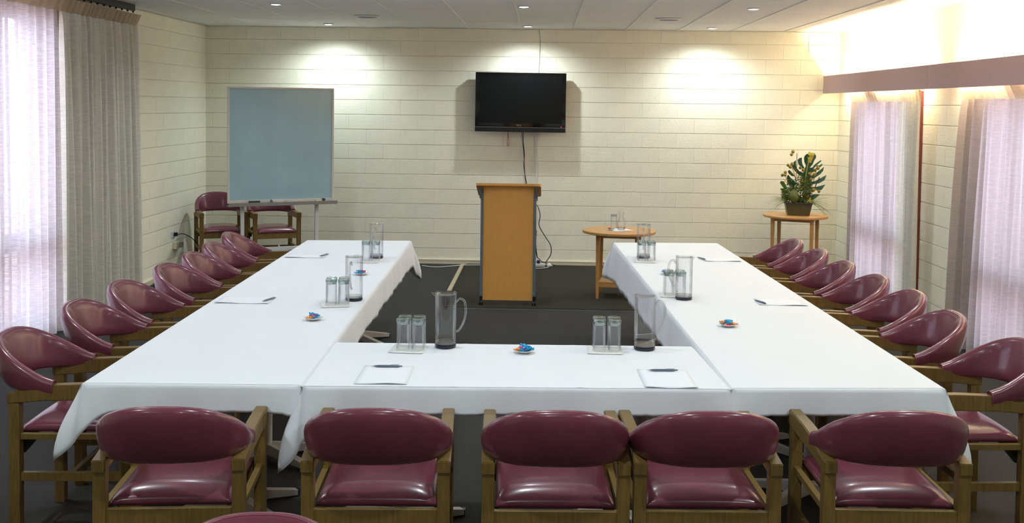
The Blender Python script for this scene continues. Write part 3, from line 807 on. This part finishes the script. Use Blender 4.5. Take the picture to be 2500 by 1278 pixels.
# ================================================================ television
tv=thing('television','black flat screen television mounted on the back wall above the lectern','television',(-.268,12.167,1.552))
tv.rotation_euler.y=.004
MB().box((-.519,0,.055),(.519,.075,.680),.006).build('casing', TVBODY, tv, smooth=True)
MB().box((-.474,-.003,.098),(.478,.0,.640)).build('screen', SCREEN, tv)
MB().box((-.519,-.004,0),(.519,.06,.050),.004).build('speaker_bar', BLACK, tv)
MB().box((-.519,-.006,.051),(.519,.01,.0535)).build('chrome_line', SILVER, tv)
MB().box((.4665,-.005,.061),(.4735,-.001,.068)).build('standby_light', LED, tv)
MB().box((-.2,.075,.2),(.2,.10,.5)).box((-.12,.10,.25),(.12,.142,.45)).build('wall_bracket', GREY, tv)
lg=MB(); lg.tube([(-.028+.009*math.cos(a*PI/12),-.0015,.076+.009*math.sin(a*PI/12)) for a in range(20)],.0012,5)
lg.tube([(-.028,-.0015,.081),(-.028,-.0015,.072),(-.024,-.0015,.072)],.0009,5).tube([(-.028,-.0015,.076),(-.0195,-.0015,.076)],.0009,5)
lg.build('logo', SILVER, tv)
fc=bpy.data.curves.new('logo_text','FONT'); fc.body='LG'; fc.size=.020; fc.extrude=.0008; fc.align_x='LEFT'
fo=bpy.data.objects.new('logo_text',fc); COL.objects.link(fo)
dg=bpy.context.evaluated_depsgraph_get(); me=bpy.data.meshes.new_from_object(fo.evaluated_get(dg)); bpy.data.objects.remove(fo)
me.materials.clear(); me.materials.append(SILVER)
lo=bpy.data.objects.new('logo_letters',me); COL.objects.link(lo); lo.parent=tv; lo.location=(-.014,-.0012,.069); lo.rotation_euler=(PI/2,0,0)

# cables and conduit on the back wall
yw=D-.012
def cable(name,pts,r,m,label,cat='cable'): return tag(MB().tube(curve(pts,6),r,6).build(name,m,None,smooth='all'),label,cat)
cable('cable',[(-.066,yw,H-.005),(-.05,yw,2.6),(-.055,yw,2.45),(-.06,yw,2.3),(-.064,yw,2.2)],.004,mat('grey_cable',lin(150,148,138),.5),'thin grey cable running down the wall from ceiling to television')
cd_=thing('cable_conduit','white cable conduit on the wall from television down behind the lectern','conduit',(-.09,yw-.004,0))
MB().prism([(-.045+.03,1.62),(-.015+.03,1.62),(-.010+.03,1.40),(.032,1.2),(.032,.07),(.006,.07),(.008,1.2),(-.004,1.42)],'y',-.010,.0).build('cover', WCABLE, cd_)
cable('power_cable',[(-.249,12.25,1.60),(-.245,12.24,1.50),(-.222,12.25,1.30),(-.215,12.27,1.15),(-.20,12.27,1.0),(-.16,12.27,.75),(-.10,12.25,.45),(-.05,12.2,.10)],.0045,BLACK,'black cable hanging from the television down behind the lectern, left strand')
cable('signal_cable',[(-.235,12.26,1.60),(-.228,12.27,1.42),(-.215,12.29,1.28),(-.222,12.29,1.15),(-.190,12.28,.98),(-.17,12.1,.9),(-.16,9.95,.95)],.0035,BLACK,'black cable hanging from the television down behind the lectern, right strand')
cable('aerial_lead',[(-.412,12.27,1.58),(-.410,12.27,1.50),(-.416,12.27,1.42),(-.405,12.27,1.383),(-.398,12.27,1.42),(-.404,12.27,1.50),(-.412,12.27,1.56)],.0028,REDC,'short red lead looped under the television')
cable('lectern_cable',[(-.12,9.85,.86),(-.075,10.9,.80),(-.060,12.1,.72),(-.025,12.2,.60),(-.035,12.2,.48),(.03,12.2,.36),(.10,12.2,.25),(.105,12.2,.15),(.06,12.2,.07),(.03,12.18,.035)],.005,BLACK,'black cable curving down the wall right of the lectern')
cable('wall_cable',[(-.065,12.22,.42),(-.072,12.22,.24),(-.06,12.2,.13),(-.03,12.2,.09),(.02,12.2,.05),(.12,12.17,.03),(.17,12.16,.024)],.0045,BLACK,'black cable tangled above the power board by the skirting')
cable('floor_cable',[(-1.37,12.08,.006),(-1.2,12.0,.006),(-1.0,12.04,.016),(-.9,12.07,.022),(-.72,12.09,.024),(-.4,12.1,.024),(-.1,12.1,.024)],.0045,WCABLE,'white extension lead along the floor left of the lectern')
cable('white_lead',[(.085,12.02,.026),(.06,11.98,.024),(0,11.93,.024),(-.08,11.92,.024),(-.2,12.0,.024)],.004,WCABLE,'white lead from the plug by the power board')
pb=thing('power_board','white power board with plugs on the floor right of the lectern','power board',(-.02,12.10,.016))
MB().box((-.10,-.03,0),(.06,.03,.035),.005).build('body', WCABLE, pb)
MB().box((-.035,-.025,.035),(.0,.01,.075),.006).build('blue_plug', mat('blue_plastic',lin(30,50,110),.4), pb)
MB().box((-.085,-.02,.035),(-.05,.012,.07),.006).build('black_plug', BLACK, pb)
pg=thing('plug_adaptor','round white plug adaptor beside the power board','plug',(.085,12.03,.016))
MB().ball((0,0,.027),.027,14,9,.9).build('body', WCABLE, pg, smooth='all'); MB().box((-.012,-.012,.018),(.04,.012,.03),.003).build('cord_grip', WCABLE, pg)
# crack in the wall
MB().tube([(3.02,D-.0045,2.70),(3.025,D-.0045,2.64),(3.018,D-.0045,2.60),(3.027,D-.0045,2.55),(3.02,D-.0045,2.50)],.0022,4).build('crack', mat('crack_dark',lin(110,98,70),.9), wall_back)

# left wall socket gear
so=thing('wall_socket','white double wall socket with cord plugged in, low on the left wall','socket',(XL+.0,11.20,.43))
MB().box((.002,-.055,-.035),(.012,.055,.035),.003).build('plate', WPAINT, so); MB().box((.012,.0,-.02),(.045,.04,.02),.004).build('plug', BLACK, so)
MB().box((.012,-.035,.005),(.018,-.015,.02)).build('switch', WPAINT, so)
cable('heater_cord',[(XL+.045,11.22,.43),(XL+.12,11.24,.43),(XL+.20,11.3,.36),(XL+.24,11.36,.25),(XL+.22,11.4,.08),(XL+.1,11.45,.01)],.005,BLACK,'black cord looping from the left wall socket to the floor')
jb=thing('junction_box','beige junction box with plug below the left wall socket','junction box',(XL,11.25,.31))
MB().box((.002,-.07,-.035),(.05,.06,.035),.004).build('body', SKIRT, jb); MB().box((.05,.0,-.025),(.085,.05,.03),.006).build('plug', mat('grey_plug',lin(140,138,130),.5), jb)
cable('hanging_flex',[(XL+.07,11.27,.29),(XL+.09,11.3,.2),(XL+.06,11.24,.08),(XL+.05,11.1,.01)],.003,WCABLE,'thin white cord hanging from the junction box')
cable('skirting_cable',[(XL+.05,11.2,.008),(XL+.07,10.9,.008),(XL+.05,10.7,.03),(XL+.06,10.5,.02),(XL+.08,10.35,.008),(XL+.05,10.15,.008)],.006,BLACK,'black cable lying along the left skirting board')

# ================================================================ whiteboard
wa=Vector((-3.268,10.90)); wb=Vector((-2.265,11.42)); ang=math.atan2(wb.y-wa.y,wb.x-wa.x); WW=(wb-wa).length
wbd=thing('whiteboard','large mobile whiteboard with pale frame and grey pen tray on white legs','whiteboard',(wa.x,wa.y,0),ang)
zb,zt=.80,2.015
MB().box((.02,-.004,zb+.02),(WW-.02,.008,zt-.02)).build('writing_surface', BOARD, wbd)
f=MB(); f.box((0,-.012,zb),(.022,.014,zt),.003).box((WW-.022,-.012,zb),(WW,.014,zt),.003)
f.build('frame', ALU, wbd); MB().box((.022,-.012,zt-.02),(WW-.022,.014,zt),.003).build('top_frame', ALU, wbd); MB().box((.022,-.012,zb),(WW-.022,.014,zb+.03),.003).build('bottom_frame', ALU, wbd)
MB().box((0,-.085,zb-.028),(WW+.02,-.078,zb+.008)).box((0,-.080,zb-.028),(WW+.02,.012,zb-.020)).build('pen_tray', TRAYM, wbd)
for x in (.155,.155+.79):
    MB().box((x-.018,-.012,.05),(x+.018,.022,zb-.03),.003).build('leg', WPAINT, wbd)
    MB().box((x-.02,-.24,.05),(x+.02,.24,.08),.003).build('foot', WPAINT, wbd)
    for y in (-.22,.22):
        k=MB().lathe([(.0001,-.01),(.023,-.01),(.023,.01),(.0001,.01)],14); k.v=[(x+z,y+a,b+.025) for a,b,z in k.v]; k.build('castor', BLACK, wbd, smooth=True)
MB().box((.173,-.010,.285),(.927,.014,.325),.002).build('crossbar', WPAINT, wbd)
MB().box((.53,-.014,.325),(.545,.0,.345)).build('clip', WPAINT, wbd)
def onb(x,y): 
    return (wa.x+x*math.cos(ang)-y*math.sin(ang), wa.y+x*math.sin(ang)+y*math.cos(ang))
def small(name,parts,x,y,z,label,cat,group=None):
    X,Y=onb(x,y); t=thing(name,label,cat,(X,Y,z),ang,group)
    for nme,mb,m in parts: mb.build(nme,m,t)
DGR=mat('dark_green_plastic',lin(52,66,64),.5); FELT=mat('grey_felt',lin(90,96,94),.9)
zt_=zb-.0195
small('board_eraser',[('body',MB().box((-.058,-.022,.018),(.058,.022,.044),.006),DGR),('felt_pad',MB().box((-.055,-.02,0),(.055,.02,.018)),FELT)],.27,-.045,zt_,'dark grey board eraser on the left of the whiteboard tray','eraser')
small('marker_box',[('box',MB().box((-.08,-.018,0),(.08,.018,.012),.002),WCABLE),('lid',MB().box((-.06,-.017,.012),(.06,.017,.030),.002),WPAINT),('red_label',MB().box((.02,-.0185,.014),(.055,-.0168,.028)),REDF)],.555,-.045,zt_+.001,'white marker box with a red label in the middle of the whiteboard tray','box')
small('marker_stand',[('holder',MB().prism([(-.03,0),(.02,0),(.0,.05),(-.012,.055)],'y',-.012,.012),GREY)],.455,-.045,zt_,'small grey wedge leaning left of the marker box on the tray','holder')
small('cleaning_block',[('body',MB().prism([(-.06,0),(.05,0),(.06,.05),(.035,.056),(.03,.025),(-.05,.018)],'y',-.018,.018),DGR),('grip',MB().box((-.045,-.016,.019),(.028,.016,.038),.003),SKIRT)],.965,-.045,zt_,'dark green handled cleaning block at the right end of the whiteboard tray','eraser')

# ================================================================ round tables
def round_table(label,x,y,z,R,leg,topz,rz,group,shelf=None):
    t=thing('round_table',label,'table',(x,y,z),rz,group)
    MB().lathe([(.0001,topz-.026),(R-.004,topz-.026),(R,topz-.022),(R,topz-.004),(R-.004,topz),(.0001,topz)],56).build('tabletop', BEECHT, t, smooth=True)
    for sx in (-1,1):
        for sy in (-1,1):
            a,b=sx*leg,sy*leg; m=MB(); w=.02; w2=.013
            m.add([(a-w2,b-w2,0),(a+w2,b-w2,0),(a+w2,b+w2,0),(a-w2,b+w2,0),(a-w,b-w,topz-.027),(a+w,b-w,topz-.027),(a+w,b+w,topz-.027),(a-w,b+w,topz-.027)],[(0,3,2,1),(4,5,6,7),(0,1,5,4),(1,2,6,5),(2,3,7,6),(3,0,4,7)])
            m.build('leg', BEECHT, t)
    for s in (-1,1):
        MB().box((-leg+.02,s*leg-.009,topz-.060),(leg-.02,s*leg+.009,topz-.027)).build('apron', BEECHT, t)
        MB().box((s*leg-.009,-leg+.02,topz-.060),(s*leg+.009,leg-.02,topz-.027)).build('apron', BEECHT, t)
    if shelf: 
        MB().box((-leg+.013,-leg-.005,shelf-.016),(leg-.013,leg+.005,shelf),.002).build('shelf', BEECHT, t)
        for s in (-1,1): MB().box((-leg+.014,s*leg-.010,shelf-.050),(leg-.014,s*leg+.010,shelf-.017)).build('lower_rail', BEECHT, t)
    return t
round_table('round beech side table with a lower shelf, right of the lectern',.745,10.28,.016,.354,.185,.646,math.radians(-8),'round beech side tables',.165)
round_table('round beech table in the back right corner holding the flower arrangement',2.75,11.60,.016,.345,.205,.692,math.radians(-22),'round beech side tables')

# things on the side table
ZR=.016+.646+.0006
o=sheet('paper_doily',.75,10.29,.2,.2,.5,'white paper napkin under the carafe on the side table',curl=.004,z=ZR,group='napkin on the side table')
cf=thing('carafe','small clear glass carafe on the round side table','carafe',(.765,10.27,ZR+.0015))
MB().lathe([(.030,0),(.037,.004),(.040,.018),(.040,.060),(.034,.090),(.020,.120),(.017,.138),(.024,.165),(.029,.176),(.0275,.1765)],30,caps=False).build('body', GLASS, cf, smooth=True)
MB().lathe([(.0001,.0065),(.028,.0065),(.0375,.018),(.0375,.024),(.0001,.024)],24).build('thick_base', ACR, cf, smooth=True)
dg_=thing('drinking_glass','clear upturned glass beside the carafe on the side table','glass',(.700,10.37,ZR+.0015))
MB().lathe([(.030,0),(.030,.125)],26,caps=False).build('body', GLASS, dg_, smooth=True); MB().lathe([(.0001,.122),(.028,.122),(.0295,.14),(.0001,.14)],26).build('thick_base', ACR, dg_, smooth=True)
ds=thing('sweet_dish','small white dish beside the carafe on the side table','plate',(.668,10.27,ZR+.0015))
MB().lathe([(.0001,.002),(.02,0),(.036,.009),(.035,.0105),(.02,.003),(.0001,.003)],26).build('dish', CHINA, ds, smooth=True)
for k,(cn,dx) in enumerate((('red',-.014),('blue',.014))):
    o=SW[cn][1].copy(); COL.objects.link(o); o.location=(.668+dx,10.27,ZR+.014); o.rotation_euler=(0,0,.3+k)
    tag(o,'%s wrapped sweet on the dish beside the carafe'%cn,'sweet','sweets beside the carafe')

# ================================================================ flower arrangement
FX,FY,FZ=2.765,11.56,.709
fl=thing('flower_arrangement','green flower arrangement with a big split leaf and berries in a square metal planter','plant',(FX,FY,FZ))
def pot_mesh(w0,w1,d0,d1,z0,z1): 
    return MB().add([(-w0,-d0,z0),(w0,-d0,z0),(w0,d0,z0),(-w0,d0,z0),(-w1,-d1,z1),(w1,-d1,z1),(w1,d1,z1),(-w1,d1,z1)],[(0,3,2,1),(4,5,6,7),(0,1,5,4),(1,2,6,5),(2,3,7,6),(3,0,4,7)])
pot=pot_mesh(.112,.138,.09,.10,0,.122).build('planter', POT, fl); pot.rotation_euler.z=-.12
MB().box((-.143,-.106,.120),(.143,.106,.134),.004).build('rim', mat('planter_rim',lin(52,36,34),.5), pot)
q=.00064
def L2(pts,dy=0,bend=.0): return [((x-525)*q, dy+bend*((x-525)*q)**2*6, (1165-y)*q) for x,y in pts]
def leafpart(name,pts,dy,m,par,th_=.0016,bend=.3):
    v=L2(pts,dy,bend); n=len(v); b=[(x,y+th_,z) for x,y,z in v]
    return MB().add(v+b,[tuple(range(n)),tuple(range(2*n-1,n-1,-1))]+[(i,(i+1)%n,(i+1)%n+n,i+n) for i in range(n)]).build(name,m,par)
big=bpy.data.objects.new('monstera_leaf',None); 
# the split leaf: one continuous outline of its lobes round the midrib
out=[(690,700),(640,560),(560,500),(500,460),(440,390),(417,330),(440,280),(482,238),(488,330),(500,370),(540,420),(600,450),(625,440),(628,400),(560,350),(520,290),(512,235),(540,205),(583,193),(585,260),(600,320),(640,380),(655,330),(625,270),(618,200),(635,155),(670,130),(760,110),(800,125),(830,160),(828,200),(800,240),(770,310),(722,366),(770,360),(820,300),(915,235),(930,252),(850,320),(790,380),(800,395),(870,340),(945,292),(945,325),(880,380),(800,430),(745,470),(740,500),(800,480),(900,410),(978,350),(965,420),(910,480),(830,530),(760,570),(750,610),(840,585),(950,530),(1028,490),(1000,575),(900,630),(800,645),(745,655),(740,700),(850,690),(1015,652),(945,745),(850,755),(760,740)]
leafpart('monstera_leaf',out,.03,LEAF,fl,bend=.10)
leafpart('lower_leaf',[(740,920),(720,840),(780,810),(860,812),(925,822),(880,850),(830,880),(790,905)],-.04,LEAF,fl)
leafpart('side_leaf',[(345,620),(340,520),(360,485),(400,540),(470,600),(470,700),(400,690)],.01,LEAF,fl)
leafpart('side_leaf',[(370,470),(355,430),(380,405),(440,470),(480,520),(420,510)],.02,LEAF,fl)
leafpart('side_leaf',[(228,625),(245,596),(290,605),(330,690),(340,740),(270,700)],-.02,LEAF2,fl)
leafpart('side_leaf',[(660,905),(700,875),(728,905),(725,942),(690,940)],-.09,LIME,fl)
# berries on stems
def B(px,py,dy,r=.017): return (((px-525)*q),dy,(1165-py)*q),r
stems=[([(485,900),(480,600),(490,300),(485,118)],.0,[(420,95,.0,.0195),(393,143,-.01,.017)],[(480,160),(445,130)]),
       ([(470,800),(465,560),(430,430),(395,360)],-.03,[(400,300,-.03,.019),(335,322,-.02,.017),(364,348,-.045,.019)],None),
       ([(400,850),(350,640),(300,520)],-.03,[(290,445,-.03,.018),(240,490,-.03,.017),(284,488,-.045,.017)],None),
       ([(560,860),(555,600),(560,420)],-.02,[(542,364,-.02,.017),(588,400,-.03,.019)],None),
       ([(700,850),(760,600),(805,400)],-.03,[(833,365,-.03,.020),(825,330,-.02,.014),(790,400,-.02,.018),(775,470,-.035,.018),(690,465,-.03,.016),(715,555,-.04,.020)],None),
       ([(640,900),(700,800),(750,740)],-.05,[(755,735,-.05,.021),(852,755,-.05,.017)],None)]
for pts,dy,bs,side in stems:
    st=MB().tube([(x,dy,z) for x,_,z in L2(pts)],.0032,6).build('berry_stem', STEM, fl)
    for bx_,by_,bd,r in bs:
        c,_=B(bx_,by_,bd); MB().ball(c,r,12,8,1.05).build('berry', BERRY, st, smooth='all')
MB().tube([((870-525)*q,-.01,(1165-518)*q),((835-525)*q,-.01,(1165-600)*q),((795-525)*q,-.01,(1165-700)*q)],.005,6).build('dark_twig', BLACK, fl)
# tall lime plume
pl_=MB().tube([(x,-.02,z) for x,_,z in L2([(600,900),(620,650),(650,400),(680,240)])],.006,6).build('plume_stem', STEMG, fl)
rn=random.Random(4); m=MB()
for k in range(150):
    t=rn.random(); px=690+t*30+rn.uniform(-1,1)*(22+30*t); py=270-160*t+rn.uniform(-10,10)
    c=((px-525)*q,-.02+rn.uniform(-.02,.02),(1165-py)*q); s=rn.uniform(.004,.008)
    m.add([(c[0]-s,c[1],c[2]),(c[0],c[1]-s*.4,c[2]-s),(c[0]+s,c[1],c[2]),(c[0]+s*.2,c[1]+s,c[2]+s*1.6)],[(0,1,2),(0,2,3),(0,3,1),(1,3,2)])
tag(m.build('plume', LIME, fl),kind='stuff')
# leafy filler
def tuft(name,boxes,mm,n,s0,s1,seed):
    rn=random.Random(seed); m=MB()
    for k in range(n):
        x0,y0,x1,y1=boxes[rn.randrange(len(boxes))]
        px,py=rn.uniform(x0,x1),rn.uniform(y0,y1); c=Vector(((px-525)*q,rn.uniform(-.07,.03),(1165-py)*q))
        d=Vector((rn.uniform(-1,1),rn.uniform(-1,.2),rn.uniform(-.2,1))).normalized(); s=rn.uniform(s0,s1); e=d.cross(Vector((rn.uniform(-1,1),1,rn.uniform(-1,1)))).normalized()
        a=[c-d*s,c+e*s*.38,c+d*s,c-e*s*.38]; nn=d.cross(e)*.0008
        m.add([v[:] for v in a]+[(v+nn)[:] for v in a],[(0,1,2,3),(7,6,5,4),(0,4,5,1),(1,5,6,2),(2,6,7,3),(3,7,4,0)])
    return tag(m.build(name,mm,fl),kind='stuff')
tuft('foliage',[(330,560,700,960),(280,700,480,900),(520,480,740,940),(240,720,340,900),(520,900,620,1000),(600,600,720,900)],LEAF2,620,.010,.028,3)
tuft('foliage',[(480,520,720,940),(300,650,700,940)],mat('olive_leaf',lin(112,112,34),.6),360,.010,.024,5)
tuft('small_flowers',[(610,830,700,900),(380,370,490,500),(700,430,800,500),(280,560,330,620),(785,700,812,740),(240,790,300,860)],YEL,220,.004,.009,6)
# artichoke head with scales
art=MB().ball(((425-525)*q,-.075,(1165-840)*q),.052,16,12,1.25).build('artichoke', ARTI, fl, smooth='all')
m=MB(); cx,cy,cz=(425-525)*q,-.075,(1165-840)*q
for i in range(9):
    ph=-PI/2+PI*(i+.7)/9.5
    for k in range(13):
        a=2*PI*(k+.5*(i%2))/13; nrm=Vector((math.cos(ph)*math.cos(a),math.cos(ph)*math.sin(a),math.sin(ph)*1.25)); c=Vector((cx,cy,cz))+nrm*.052
        u=Vector((-math.sin(a),math.cos(a),0)); w_=nrm.normalized(); v=w_.cross(u)*-1; v=v if v.z>0 else -v
        m.add([(c-u*.009)[:],(c-v*.006+w_*.003)[:],(c+u*.009)[:],(c+v*.013+w_*.008)[:]],[(0,1,2),(0,2,3),(0,3,1),(1,3,2)])
tag(m.build('scales', ARTI, art),kind='stuff')
# arching grasses
for side,seed in ((-1,8),(1,9)):
    rn=random.Random(seed); m=MB()
    for k in range(26):
        L_=rn.uniform(.16,.27); el=rn.uniform(-.2,1.1); dy=rn.uniform(-.08,.04); x0=side*rn.uniform(.09,.12)
        pts=[(x0+side*L_*t*math.cos(el*.5), dy*t*1.4-.01, .14+L_*math.sin(el)*t*.75-(.05+.07*(1-el))*t*t) for t in (0,.25,.5,.75,1)]
        m.tube(pts,[.0016,.0014,.0012,.001,.0006],4)
    tag(m.build('grass_spray', GRASSM, fl),kind='stuff')
